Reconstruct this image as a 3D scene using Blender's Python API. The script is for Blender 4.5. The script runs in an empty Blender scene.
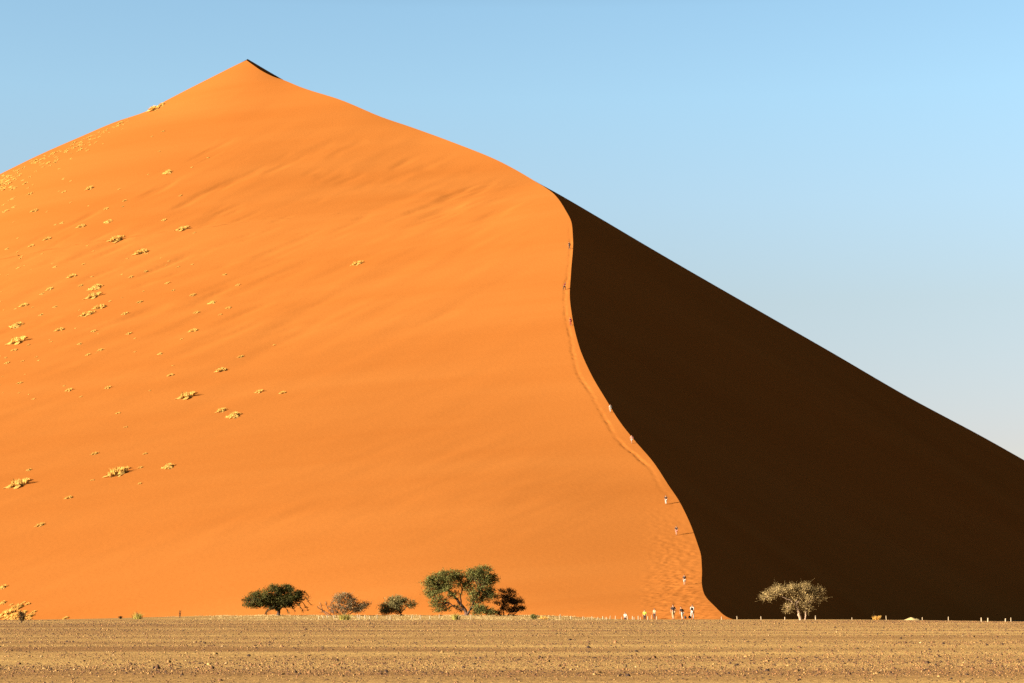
import bpy, math, random
import numpy as np
from mathutils import Vector, Matrix
from mathutils.bvhtree import BVHTree

random.seed(7)
rng = np.random.default_rng(11)
R = math.radians
scn = bpy.context.scene
COL = scn.collection

# ------------------------------------------------------------------ camera
F = 1991.0                       # focal length in pixels (70 mm on 36 mm)
CAMZ = 1.7
PITCH = math.atan((605 - 341.5) / F)
cam_d = bpy.data.cameras.new('camera')
cam_d.sensor_width = 36
cam_d.lens = 36 * F / 1024
cam_d.clip_start = 0.5
cam_d.clip_end = 20000
cam = bpy.data.objects.new('camera', cam_d)
COL.objects.link(cam)
cam.location = (0, 0, CAMZ)
cam.rotation_euler = (math.pi / 2 + PITCH, 0, 0)
scn.camera = cam
CP, SP = math.cos(PITCH), math.sin(PITCH)


def ray(px, py):
    """direction of the sight line through a photo point, scaled to y = 1"""
    a, b = (px - 512) / F, (341.5 - py) / F
    d = np.array([a, CP - b * SP, SP + b * CP])
    return d / d[1]


def at(px, py, y):
    d = ray(px, py) * y
    return np.array([d[0], d[1], d[2] + CAMZ])


# ------------------------------------------------------------------ light
EL, BETA = R(15), R(20)          # sun height; how far it stands behind the camera's left
HX, HY = math.cos(BETA), math.sin(BETA)
sun_d = bpy.data.lights.new('sun', 'SUN')
sun_d.energy = 5.0
sun_d.angle = R(0.53)
sun_d.color = (1.0, 0.92, 0.76)
sun = bpy.data.objects.new('sun', sun_d)
COL.objects.link(sun)
sun.location = (-300, -150, 200)
travel = Vector((math.cos(EL) * HX, math.cos(EL) * HY, -math.sin(EL)))
sun.rotation_euler = travel.to_track_quat('-Z', 'Y').to_euler()

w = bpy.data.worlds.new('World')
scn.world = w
w.use_nodes = True
nt = w.node_tree
nt.nodes.clear()
sky = nt.nodes.new('ShaderNodeTexSky')
sky.sky_type = 'NISHITA'
sky.sun_disc = False
sky.sun_elevation = EL
sky.sun_rotation = math.atan2(-HX, -HY)
sky.altitude = 900
sky.air_density = 1.0
sky.dust_density = 1.0
sky.ozone_density = 1.0
bg = nt.nodes.new('ShaderNodeBackground')
bg.inputs['Strength'].default_value = 0.0465
wo = nt.nodes.new('ShaderNodeOutputWorld')
# desert sky: pale horizon, blue above, artificially dimmed higher up to cut fill light
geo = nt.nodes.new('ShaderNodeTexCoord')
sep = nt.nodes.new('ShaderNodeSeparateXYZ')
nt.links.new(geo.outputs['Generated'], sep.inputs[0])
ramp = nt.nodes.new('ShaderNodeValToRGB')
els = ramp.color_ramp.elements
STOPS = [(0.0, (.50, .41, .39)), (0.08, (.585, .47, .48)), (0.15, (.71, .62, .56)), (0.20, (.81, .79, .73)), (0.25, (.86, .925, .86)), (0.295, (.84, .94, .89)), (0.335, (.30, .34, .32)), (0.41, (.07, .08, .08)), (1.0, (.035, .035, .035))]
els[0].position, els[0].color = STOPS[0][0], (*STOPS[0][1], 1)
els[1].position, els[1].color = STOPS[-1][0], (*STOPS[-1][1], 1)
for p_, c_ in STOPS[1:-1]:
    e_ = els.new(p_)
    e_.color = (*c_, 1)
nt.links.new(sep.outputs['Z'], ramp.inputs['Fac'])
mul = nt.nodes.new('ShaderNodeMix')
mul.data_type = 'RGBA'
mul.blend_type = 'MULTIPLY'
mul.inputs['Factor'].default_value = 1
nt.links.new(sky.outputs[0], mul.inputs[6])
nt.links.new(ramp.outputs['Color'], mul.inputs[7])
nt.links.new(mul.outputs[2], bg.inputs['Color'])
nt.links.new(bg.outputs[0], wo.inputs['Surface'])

scn.view_settings.view_transform = 'Standard'
scn.view_settings.look = 'None'
scn.view_settings.gamma = 1
scn.view_settings.exposure = 2.6
scn.render.engine = 'CYCLES'
scn.cycles.max_bounces = 4
scn.cycles.diffuse_bounces = 2
scn.cycles.use_denoising = False


# ------------------------------------------------------------------ helpers
def tag(o, label=None, cat=None, group=None, kind=None):
    if label:
        o['label'] = label
    if cat:
        o['category'] = cat
    if group:
        o['group'] = group
    if kind:
        o['kind'] = kind
    return o


def mesh_np(name, V, faces, mats, parent=None, smooth=False, matidx=None, cols=None, loc=None):
    """one mesh object out of numpy arrays; faces is an (n,3) or (n,4) array or a list of such arrays"""
    if not isinstance(faces, list):
        faces = [faces]
    me = bpy.data.meshes.new(name)
    V = np.asarray(V, np.float32)
    me.vertices.add(len(V))
    me.vertices.foreach_set('co', V.ravel())
    loops = np.concatenate([np.asarray(f, np.int32).ravel() for f in faces])
    sizes = np.concatenate([np.full(len(f), np.asarray(f).shape[1], np.int32) for f in faces])
    starts = np.concatenate([[0], np.cumsum(sizes)[:-1]]).astype(np.int32)
    me.loops.add(len(loops))
    me.loops.foreach_set('vertex_index', loops)
    me.polygons.add(len(sizes))
    me.polygons.foreach_set('loop_start', starts)
    me.polygons.foreach_set('loop_total', sizes)
    if smooth:
        me.polygons.foreach_set('use_smooth', np.ones(len(sizes), bool))
    for m in mats if isinstance(mats, (list, tuple)) else [mats]:
        me.materials.append(m)
    if matidx is not None:
        me.polygons.foreach_set('material_index', np.asarray(matidx, np.int32))
    me.update(calc_edges=True)
    if cols is not None:
        a = me.color_attributes.new('tint', 'FLOAT_COLOR', 'POINT')
        c4 = np.ones((len(V), 4), np.float32)
        c4[:, :3] = cols
        a.data.foreach_set('color', c4.ravel())
    me.validate()
    o = bpy.data.objects.new(name, me)
    COL.objects.link(o)
    if loc is not None:
        o.location = loc
    if parent is not None:
        o.parent = parent
    return o


def empty(name, loc, rz=0):
    o = bpy.data.objects.new(name, None)
    COL.objects.link(o)
    o.location = loc
    o.rotation_euler = (0, 0, rz)
    o.empty_display_size = 0.3
    return o


_T = rng.random((256, 256)).astype(np.float64)


def vnoise(x, y):
    x0, y0 = np.floor(x).astype(int), np.floor(y).astype(int)
    fx, fy = x - x0, y - y0
    fx, fy = fx * fx * (3 - 2 * fx), fy * fy * (3 - 2 * fy)
    a = _T[x0 & 255, y0 & 255]
    b = _T[(x0 + 1) & 255, y0 & 255]
    c = _T[x0 & 255, (y0 + 1) & 255]
    d = _T[(x0 + 1) & 255, (y0 + 1) & 255]
    return (a * (1 - fx) + b * fx) * (1 - fy) + (c * (1 - fx) + d * fx) * fy - 0.5


def fbm(x, y, o=4):
    s, a = 0, 1
    for k in range(o):
        s = s + a * vnoise(x * 2 ** k + 17.3 * k, y * 2 ** k + 41.7 * k)
        a *= 0.5
    return s


def sstep(a, b, x):
    t = np.clip((x - a) / (b - a), 0, 1)
    return t * t * (3 - 2 * t)


# ------------------------------------------------------------------ materials
def principled(name, col, rough=0.9, spec=0.15):
    m = bpy.data.materials.new(name)
    m.use_nodes = True
    b = m.node_tree.nodes['Principled BSDF']
    b.inputs['Base Color'].default_value = (*col, 1)
    b.inputs['Roughness'].default_value = rough
    b.inputs['Specular IOR Level'].default_value = spec
    return m, b


def noisy(name, c1, c2, scale=3.0, detail=4, rough=0.9, spec=0.1, bump=0, bscale=8.0, rand=0.0, attr=False, transl=0.0, dist=0.1):
    """two-tone noise material in object space; rand varies it from object to object"""
    m, b = principled(name, c1, rough, spec)
    n, l = m.node_tree.nodes, m.node_tree.links
    tc = n.new('ShaderNodeTexCoord')
    no = n.new('ShaderNodeTexNoise')
    no.inputs['Scale'].default_value = scale
    no.inputs['Detail'].default_value = detail
    l.new(tc.outputs['Object'], no.inputs['Vector'])
    cr = n.new('ShaderNodeValToRGB')
    cr.color_ramp.elements[0].position = 0.35
    cr.color_ramp.elements[1].position = 0.65
    cr.color_ramp.elements[0].color = (*c1, 1)
    cr.color_ramp.elements[1].color = (*c2, 1)
    l.new(no.outputs['Fac'], cr.inputs['Fac'])
    out = cr.outputs['Color']
    if attr:
        at_ = n.new('ShaderNodeAttribute')
        at_.attribute_name = 'tint'
        mx = n.new('ShaderNodeMix')
        mx.data_type = 'RGBA'
        mx.blend_type = 'MULTIPLY'
        mx.inputs['Factor'].default_value = 1
        l.new(out, mx.inputs[6])
        l.new(at_.outputs['Color'], mx.inputs[7])
        out = mx.outputs[2]
    if rand:
        oi = n.new('ShaderNodeObjectInfo')
        mr = n.new('ShaderNodeMapRange')
        mr.inputs['To Min'].default_value = 1 - rand
        mr.inputs['To Max'].default_value = 1 + rand
        l.new(oi.outputs['Random'], mr.inputs['Value'])
        hs = n.new('ShaderNodeHueSaturation')
        l.new(mr.outputs[0], hs.inputs['Value'])
        l.new(out, hs.inputs['Color'])
        out = hs.outputs['Color']
    l.new(out, b.inputs['Base Color'])
    if bump:
        n2 = n.new('ShaderNodeTexNoise')
        n2.inputs['Scale'].default_value = bscale
        n2.inputs['Detail'].default_value = 5
        l.new(tc.outputs['Object'], n2.inputs['Vector'])
        bp = n.new('ShaderNodeBump')
        bp.inputs['Strength'].default_value = bump
        bp.inputs['Distance'].default_value = dist
        l.new(n2.outputs['Fac'], bp.inputs['Height'])
        l.new(bp.outputs['Normal'], b.inputs['Normal'])
    if transl:
        tr = n.new('ShaderNodeBsdfTranslucent')
        l.new(out, tr.inputs['Color'])
        ms = n.new('ShaderNodeMixShader')
        ms.inputs['Fac'].default_value = 0.25 if transl is True else transl
        mo = n['Material Output']
        l.new(b.outputs[0], ms.inputs[1])
        l.new(tr.outputs[0], ms.inputs[2])
        l.new(ms.outputs[0], mo.inputs['Surface'])
    return m


def sand_material():
    m, b = principled('dune_sand', (0.42, 0.15, 0.03), 1.0, 0.0)
    b.inputs['Diffuse Roughness'].default_value = 0.05
    n, l = m.node_tree.nodes, m.node_tree.links
    tc = n.new('ShaderNodeTexCoord')
    # broad drifts of redder and paler sand, drawn out along the wind
    mp = n.new('ShaderNodeMapping')
    mp.inputs['Rotation'].default_value = (0, 0, R(-53))
    mp.inputs['Scale'].default_value = (0.006, 0.045, 0.01)
    l.new(tc.outputs['Object'], mp.inputs['Vector'])
    no = n.new('ShaderNodeTexNoise')
    no.inputs['Scale'].default_value = 1
    no.inputs['Detail'].default_value = 5
    l.new(mp.outputs[0], no.inputs['Vector'])
    cr = n.new('ShaderNodeValToRGB')
    cr.color_ramp.elements[0].position = 0.3
    cr.color_ramp.elements[1].position = 0.7
    cr.color_ramp.elements[0].color = (*SAND_A, 1)
    cr.color_ramp.elements[1].color = (*SAND_B, 1)
    l.new(no.outputs['Fac'], cr.inputs['Fac'])
    # fine grain
    n3 = n.new('ShaderNodeTexNoise')
    n3.inputs['Scale'].default_value = 0.9
    n3.inputs['Detail'].default_value = 6
    l.new(tc.outputs['Object'], n3.inputs['Vector'])
    mr = n.new('ShaderNodeMapRange')
    mr.inputs['To Min'].default_value = 0.965
    mr.inputs['To Max'].default_value = 1.035
    l.new(n3.outputs['Fac'], mr.inputs['Value'])
    hs = n.new('ShaderNodeHueSaturation')
    l.new(mr.outputs[0], hs.inputs['Value'])
    l.new(cr.outputs['Color'], hs.inputs['Color'])
    l.new(hs.outputs['Color'], b.inputs['Base Color'])
    bp = n.new('ShaderNodeBump')
    bp.inputs['Strength'].default_value = 0.14
    bp.inputs['Distance'].default_value = 0.25
    l.new(n3.outputs['Fac'], bp.inputs['Height'])
    l.new(bp.outputs['Normal'], b.inputs['Normal'])
    return m


SAND_A = (0.204, 0.0645, 0.0125)
SAND_B = (0.220, 0.074, 0.0155)
M_sand = sand_material()


def plain_material():
    m, b = principled('plain_ground', (0.38, 0.24, 0.11), 1.0, 0.05)
    n, l = m.node_tree.nodes, m.node_tree.links
    tc = n.new('ShaderNodeTexCoord')

    def noise(scale, detail, map_=None):
        no = n.new('ShaderNodeTexNoise')
        no.inputs['Scale'].default_value = scale
        no.inputs['Detail'].default_value = detail
        if map_:
            mp = n.new('ShaderNodeMapping')
            mp.inputs['Scale'].default_value = map_
            l.new(tc.outputs['Object'], mp.inputs['Vector'])
            l.new(mp.outputs[0], no.inputs['Vector'])
        else:
            l.new(tc.outputs['Object'], no.inputs['Vector'])
        return no

    def ramp(src, p0, c0, p1, c1):
        cr = n.new('ShaderNodeValToRGB')
        cr.color_ramp.elements[0].position = p0
        cr.color_ramp.elements[1].position = p1
        cr.color_ramp.elements[0].color = (*c0, 1)
        cr.color_ramp.elements[1].color = (*c1, 1)
        l.new(src, cr.inputs['Fac'])
        return cr.outputs['Color']

    def mult(a, b_):
        mx = n.new('ShaderNodeMix')
        mx.data_type = 'RGBA'
        mx.blend_type = 'MULTIPLY'
        mx.inputs['Factor'].default_value = 1
        l.new(a, mx.inputs[6])
        l.new(b_, mx.inputs[7])
        return mx.outputs[2]

    bands = ramp(noise(1, 3, (0.016, 0.11, 0.05)).outputs['Fac'], 0.34, (0.20, 0.102, 0.033), 0.66, (0.39, 0.240, 0.079))
    speck = ramp(noise(7, 5).outputs['Fac'], 0.36, (0.55, 0.5, 0.46), 0.6, (1.08, 1.06, 1.03))
    patch = ramp(noise(1.1, 4).outputs['Fac'], 0.3, (0.8, 0.78, 0.75), 0.65, (1.05, 1.05, 1.05))
    l.new(mult(mult(bands, speck), patch), b.inputs['Base Color'])
    bp = n.new('ShaderNodeBump')
    bp.inputs['Strength'].default_value = 0.6
    bp.inputs['Distance'].default_value = 0.06
    l.new(noise(6, 5).outputs['Fac'], bp.inputs['Height'])
    l.new(bp.outputs['Normal'], b.inputs['Normal'])
    return m


M_plain = plain_material()
M_stone = noisy('gravel_stone', (0.9, 0.9, 0.9), (1, 1, 1), 20, attr=True, rough=0.85, spec=0.2)
M_straw = noisy('straw_grass', (0.48, 0.255, 0.055), (0.60, 0.34, 0.085), 4, rand=0.12, transl=0.45)
M_greengrass = noisy('yellow_green_shrub', (0.19, 0.155, 0.03), (0.28, 0.22, 0.05), 4, rand=0.1, transl=True)
M_litter = noisy('dry_grass', (0.24, 0.165, 0.07), (0.33, 0.235, 0.105), 0.3, transl=True)
M_bark = noisy('dark_bark', (0.03, 0.016, 0.011), (0.055, 0.032, 0.02), 6, bump=0.6, bscale=14)
M_greybark = noisy('grey_bark', (0.045, 0.024, 0.017), (0.09, 0.052, 0.036), 6, bump=0.6, bscale=14)
M_palebark = noisy('pale_bark', (0.16, 0.10, 0.06), (0.24, 0.16, 0.10), 6, bump=0.6, bscale=14)
M_leafdark = noisy('dark_green_leaves', (0.026, 0.024, 0.006), (0.075, 0.064, 0.014), 0.9, transl=True)
M_leafolive = noisy('olive_leaves', (0.06, 0.058, 0.014), (0.13, 0.118, 0.032), 0.8, transl=True)
M_leafsage = noisy('sage_leaves', (0.10, 0.08, 0.028), (0.19, 0.145, 0.055), 0.8, transl=True)
M_leafgrey = noisy('grey_brown_twigs', (0.11, 0.07, 0.035), (0.18, 0.125, 0.06), 0.8, transl=True)
M_leafred = noisy('brown_leaves', (0.05, 0.026, 0.010), (0.085, 0.052, 0.018), 0.8, transl=True)
M_leafpale = noisy('pale_dry_leaves', (0.17, 0.112, 0.043), (0.27, 0.185, 0.075), 0.8, transl=True)
M_post = noisy('white_paint', (0.20, 0.14, 0.08), (0.28, 0.21, 0.135), 5)
M_hummock = noisy('pale_sand', (0.26, 0.18, 0.075), (0.32, 0.23, 0.10), 0.8, bump=0.3, bscale=2)


def plainmat(name, col, rough=0.85):
    return noisy(name, tuple(c * 0.85 for c in col), tuple(min(1, c * 1.1) for c in col), 9, rough=rough)


M_skin = plainmat('skin', (0.24, 0.13, 0.08), 0.6)
M_black = plainmat('black_cloth', (0.022, 0.018, 0.018))
M_white = plainmat('white_cloth', (0.27, 0.24, 0.20))
M_beige = plainmat('beige_cloth', (0.27, 0.18, 0.10))
M_red = plainmat('red_cloth', (0.16, 0.02, 0.018))
M_maroon = plainmat('maroon_cloth', (0.12, 0.015, 0.015))
M_pink = plainmat('pink_cloth', (0.32, 0.13, 0.10))
M_lime = plainmat('lime_cloth', (0.20, 0.27, 0.03))
M_hair = plainmat('dark_hair', (0.02, 0.014, 0.01), 0.5)
M_shoe = plainmat('shoe', (0.08, 0.06, 0.05))


# ------------------------------------------------------------------ ground
def bank_x(x):
    return sstep(-58, -34, x) * (1 - sstep(2, 15, x))


def edge_y(x):
    return 237 - 12 * sstep(50, 66, -x) - 42 * sstep(38, 62, x) + 26 * bank_x(x)


def G(x, y):
    """height of the gravel plain: level, then dipping behind its far edge"""
    x, y = np.asarray(x, float), np.asarray(y, float)
    e = edge_y(x)
    z = 0.06 * fbm(x / 14, y / 14, 3) * sstep(20, 60, y) * (1 - sstep(e - 50, e - 10, y))
    z = z + bank_x(x) * sstep(226, 252, y) * (0.34 + 0.10 * fbm(x / 5, y / 5, 3))
    return z - 2.0 * sstep(0, 95, y - e) - 0.5 * sstep(60, 200, y - e)


ys = np.unique(np.concatenate([[-3000, -800, -200, -50, -10], np.arange(0, 40, 2), np.arange(40, 330, 1.0), np.arange(330, 460, 5), [480, 520, 600, 800, 1200, 2000, 4000, 8000]]))
xs = np.unique(np.concatenate([[-8000, -4000, -2000, -1000, -600, -400, -300, -220, -180], np.arange(-150, 151, 1.5), [180, 220, 300, 400, 600, 1000, 2000, 4000, 8000]]))
XX, YY = np.meshgrid(xs, ys)


def grid_faces(nr, nc, off=0):
    i = np.arange(nr - 1)[:, None] * nc + np.arange(nc - 1)[None, :] + off
    return np.stack([i, i + 1, i + nc + 1, i + nc], -1).reshape(-1, 4)


plain = mesh_np('gravel_plain', np.stack([XX, YY, G(XX, YY)], -1).reshape(-1, 3), grid_faces(len(ys), len(xs)), M_plain, smooth=True)
tag(plain, kind='structure')

# ------------------------------------------------------------------ dune
# crest of the near arm, foot to skyline, then on to the peak: photo point and distance
E_PX = [(736, 620.5, 240), (727, 617, 262), (714, 605.6, 300), (704.7, 595, 330), (701.8, 584, 352), (701.8, 567.6, 378), (699.6, 550, 398),
        (691.4, 526.7, 420), (679.7, 502, 440), (668, 484.5, 457), (654, 463, 475), (636, 442, 495), (620, 422, 514), (606, 399.5, 537),
        (591.5, 375, 560), (579, 346, 588), (573, 321.6, 612), (570, 301, 632), (571, 272.5, 662), (573, 239.7, 697), (572, 225, 714),
        (564.8, 209, 738), (554.6, 194.6, 768), (543, 186, 791), (534, 180.6, 808), (499, 161, 838), (449.6, 141, 870), (411, 127, 890), (382.8, 117.4, 903),
        (340.6, 99.8, 925), (302, 87.5, 945), (284, 80.2, 955), (275, 77.3, 960), (262, 71, 967), (252, 64.2, 974), (246.4, 60.2, 980)]
L_PX = [(246.4, 59.8, 980), (200, 83, 965), (168, 99.5, 955), (147.5, 110.7, 949), (115, 122, 939), (82, 136, 928), (41, 154, 914), (0, 174, 900),
        (-60, 203, 886), (-150, 250, 873), (-300, 330, 855), (-600, 490, 820), (-850, 622, 780)]
E3 = np.array([at(*p) for p in E_PX])
L3 = np.array([at(*p) for p in L_PX])


def pchip(xk, yk, x):
    """monotone cubic through the key points"""
    h = np.diff(xk)
    dl = np.diff(yk) / h
    m = np.zeros_like(yk)
    w1, w2 = 2 * h[1:] + h[:-1], h[1:] + 2 * h[:-1]
    with np.errstate(divide='ignore', invalid='ignore'):
        mm = (w1 + w2) / (w1 / dl[:-1] + w2 / dl[1:])
    m[1:-1] = np.where(dl[:-1] * dl[1:] > 0, mm, 0)
    m[0], m[-1] = dl[0], dl[-1]
    k = np.clip(np.searchsorted(xk, x) - 1, 0, len(h) - 1)
    t = (x - xk[k]) / h[k]
    return ((1 + 2 * t) * (1 - t) ** 2 * yk[k] + t * (1 - t) ** 2 * h[k] * m[k] + t * t * (3 - 2 * t) * yk[k + 1] + t * t * (t - 1) * h[k] * m[k + 1])


def curve(K, y):
    # catmull-like smoothing: pchip of x and z against y, lightly averaged
    return pchip(K[:, 1], K[:, 0], y), pchip(K[:, 1], K[:, 2], y)


yr = np.concatenate([np.arange(240, 420, 0.6), np.arange(420, 620, 0.7), np.arange(620, 808, 0.8), np.arange(808, 940, 1.5), np.arange(940, 980.01, 0.8)])
yr[-1] = 980
ex, ez = curve(E3, yr)
sel = yr < 800
ker = np.hanning(17)
ker /= ker.sum()


def soft(a):
    p = np.pad(a, 8, mode='edge')
    s = np.convolve(p, ker, 'valid')
    wgt = sstep(244, 256, yr) * (1 - sstep(795, 806, yr))
    return a + (s - a) * wgt


ex, ez = soft(ex), soft(ez)
Ls = L3[::-1]
lx = np.where(yr < 780, -700.0, 0)
lz = np.full_like(yr, -4.0)
ok = yr >= 780
a_, b_ = curve(Ls, yr[ok])
lx[ok], lz[ok] = a_, b_

# thin plate through crest, left ridge and base line
P = []
for k in list(range(0, len(yr), 28)):
    P.append((ex[k], yr[k], ez[k]))
P.append((ex[-1], yr[-1], ez[-1]))
for p in L3[1:]:
    P.append(tuple(p))
for x, yb in ((-600, 520), (-420, 490), (-300, 462), (-220, 444), (-160, 427), (-110, 409), (-75, 394), (-48, 380)):
    P.append((x, yb, -1.2))
    P.append((x, yb - 50, -19.5))
for x, y, z in ((-22, 363, -1.1), (-22, 325, -9), (-4, 335, -1.1), (-4, 305, -5.5), (12, 300, -1.15), (17, 283, -1.2), (20, 258, -0.9), (24, 242, -0.25), (12, 262, -2.6), (20, 228, -1.2), (14, 365, 4.6), (13, 400, 11.6), (10, 440, 23.2), (6, 480, 35.5), (2, 530, 52.5)):
    P.append((x, y, z))
P = np.array(P)


def tps_phi(r2):
    return 0.5 * r2 * np.log(r2 + 1e-9)


A = np.zeros((len(P) + 3, len(P) + 3))
S = P[:, :2] / 300.0
r2 = ((S[:, None] - S[None]) ** 2).sum(-1)
A[:len(P), :len(P)] = tps_phi(r2) + 1e-5 * np.eye(len(P))
A[:len(P), len(P):] = np.c_[np.ones(len(P)), S]
A[len(P):, :len(P)] = A[:len(P), len(P):].T
coef = np.linalg.solve(A, np.concatenate([P[:, 2], np.zeros(3)]))


def tps(x, y):
    q = np.stack([x.ravel(), y.ravel()], -1) / 300.0
    out = np.empty(len(q))
    for s in range(0, len(q), 20000):
        c = q[s:s + 20000]
        d2 = ((c[:, None] - S[None]) ** 2).sum(-1)
        out[s:s + 20000] = tps_phi(d2) @ coef[:len(P)] + coef[len(P)] + c @ coef[len(P) + 1:]
    return out.reshape(x.shape)


# columns: fine next to the crest, coarser away from it
dcol = np.concatenate([np.arange(0, 14, 0.45), np.geomspace(14, 1, 1)])
dcol = np.unique(np.concatenate([np.arange(0, 14, 0.45), 14 + 300 * (np.linspace(0, 1, 150) ** 1.25), [340, 380, 440, 520, 640, 760]]))
width = ex - lx
DM = dcol[-1]
Dwide = np.where(dcol[None, :] < 14, dcol[None, :], 14 + (dcol[None, :] - 14) * np.maximum(width[:, None] - 14, 0) / (DM - 14))
Dnar = dcol[None, :] / DM * width[:, None]
wb = sstep(30, 90, width)[:, None]
D = Dwide * wb + Dnar * (1 - wb)
X = ex[:, None] - D
Y = np.repeat(yr[:, None], len(dcol), 1)
Z = tps(X, Y)
corr = (ez - Z[:, 0])[:, None]
Z += corr * np.exp(-D / 12)
corrl = np.where(yr >= 780, lz - Z[:, -1], 0)[:, None]
Z += corrl * np.exp(-(width[:, None] - D) / 12) * (1 - np.exp(-D / 12))
# the wind's long swells across the face
U, Vv = 0.6 * X + 0.8 * Y, 0.8 * X - 0.6 * Y
inner = sstep(0, 40, D) * sstep(0, 40, width[:, None] - D) * sstep(380, 450, Y)
region = 0.12 + 0.88 * sstep(500, 680, Y)
sw = 0.4 * fbm(U / 95 + 3, Vv / 24, 2) + 0.7 * fbm(U / 40 + 9, Vv / 9.5 + 5, 2)
patchy = np.clip(0.4 + 1.6 * fbm(X / 120 + 2, Y / 120 + 7, 2), 0, 1.3)
Z += sw * inner * region * (0.35 + 0.65 * patchy)
Z += 0.18 * fbm(U / 16, Vv / 4.5, 2) * inner * patchy
strk = np.clip(fbm(U / 26 + 31, Vv / 6.5 + 13, 3) - 0.12, 0, 0.6) * np.clip(0.2 + 2.2 * fbm(X / 85 + 12, Y / 95 + 3, 2), 0, 1)
Z -= 1.4 * strk * inner * sstep(560, 700, Y)
# trampled trail beside the crest, widening to a slope of footprints near the foot
lowr = 1 - sstep(330, 470, yr)[:, None]
ctr = 1.4 + 0.9 * np.sin(yr / 23.0)[:, None] * 0.6 + 0.5 * lowr + 2.2 * sstep(470, 500, yr)[:, None] * (1 - sstep(560, 600, yr)[:, None])
ctr = np.maximum(ctr, 0.9)
groove = np.exp(-((D - ctr - 0.5 * vnoise(X * 0 + 3, Y / 4)) / 0.33) ** 2) * sstep(430, 470, Y) * (1 - sstep(690, 720, Y))
dents = np.abs(vnoise(X / 0.75, Y / 1.1)) * 2
Z -= groove * (0.02 + 0.27 * dents) * (0.35 + 1.3 * np.clip(vnoise(X * 0 + 8.3, Y / 9) + 0.5, 0, 1))
tram = lowr * sstep(240, 256, Y) * sstep(0.2, 1.5, D) * (1 - sstep(6, 13, D))
Z -= tram * 0.3 * (dents - 0.4)
NR, NC = X.shape
V = [np.stack([X, Y, Z], -1).reshape(-1, 3)]
Fs = [grid_faces(NR, NC)]
off = NR * NC

# dark slip face: parallel lines at the angle of repose from the arm's crest and from the ridge beyond it
fd = np.array([0.60, -0.36])
SL = np.hypot(*fd)
fd = fd / SL
P0 = at(534, 180.6, 808)
K_PX = [(534, 180.6), (560, 194.9), (600, 218.2), (640, 241.9), (680, 265.3), (718, 287.2), (756, 309), (832, 352.6), (908, 396.8), (984, 437.5), (1024, 460), (1100, 503), (1200, 560), (1290, 612)]
kx = np.array([p[0] for p in K_PX], float)
ky = np.array([p[1] for p in K_PX], float)
K3 = []
for px in np.concatenate([np.arange(534, 1290, 3.0)]):
    d = ray(px, float(pchip(kx, ky, np.array([px]))[0]))
    # plane z = z0 - .60 (x - x0) + .36 (y - y0)
    y = (P0[2] + 0.60 * P0[0] - 0.36 * P0[1] - CAMZ) / (d[2] + 0.60 * d[0] - 0.36)
    K3.append([d[0] * y, y, d[2] * y + CAMZ])
K3 = np.array(K3)
n_arm = int(np.argmin(np.abs(yr - 808))) + 1
edge = np.concatenate([np.stack([ex[:n_arm], yr[:n_arm], ez[:n_arm]], -1), K3[1:]])
edge[n_arm - 1] = (ex[n_arm - 1], yr[n_arm - 1], ez[n_arm - 1])
T = np.concatenate([np.array([0, .3, .7, 1.2, 2, 3, 4.5, 6.5, 9]), np.linspace(12, 330, 90)])
run = np.minimum(T[None, :], ((edge[:, 2] + 5) / SL)[:, None])
Xd = edge[:, 0:1] + fd[0] * run
Yd = edge[:, 1:2] + fd[1] * run
Zd = edge[:, 2:3] - SL * run
ind = sstep(2, 20, run)
Zd += ind * (0.5 * fbm(Xd / 40, Yd / 40, 3) + 0.15 * fbm(Xd / 9, Yd / 9, 2))
V.append(np.stack([Xd, Yd, Zd], -1).reshape(-1, 3))
Fs.append(grid_faces(len(edge), len(T), off)[:, ::-1])
off += len(edge) * len(T)

# slip-face sliver at the very peak: from the lit edge up to a lip a few metres behind
n_s = int(np.argmin(np.abs(yr - 955)))
e_s = np.stack([ex[n_s:], yr[n_s:], ez[n_s:]], -1)
KP = [(284, 80.2), (270, 72.2), (256, 63.9), (247.5, 58.9), (246.4, 59.9)]
fr = np.linspace(0, 1, len(e_s))
lipx = np.interp(yr[n_s:], [955, 961.5, 970, 977, 980], [p[0] for p in KP])
lipy = np.interp(yr[n_s:], [955, 961.5, 970, 977, 980], [p[1] for p in KP])
lipd = np.interp(yr[n_s:], [955, 958, 961.5, 970, 977, 980], [0.0, 22, 40, 52, 46, 8])
lip = np.array([at(a, b, yy + dd) for a, b, yy, dd in zip(lipx, lipy, yr[n_s:], lipd)])
V.append(np.stack([e_s, lip], 1).reshape(-1, 3))
Fs.append(grid_faces(len(e_s), 2, off)[:, ::-1])
off += 2 * len(e_s)


# far sides, falling away from every skyline
def back(line, dirs, drop=0.62):
    global off
    T2 = np.array([0, 1.5, 5, 15, 40, 80, 140, 220, 320, 450])
    r_ = np.minimum(T2[None, :], ((line[:, 2] + 5) / drop)[:, None])
    B = np.stack([line[:, 0:1] + dirs[:, 0:1] * r_, line[:, 1:2] + dirs[:, 1:2] * r_, line[:, 2:3] - drop * r_], -1)
    V.append(B.reshape(-1, 3))
    Fs.append(grid_faces(len(line), len(T2), off)[:, ::-1])
    off += len(line) * len(T2)


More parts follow.
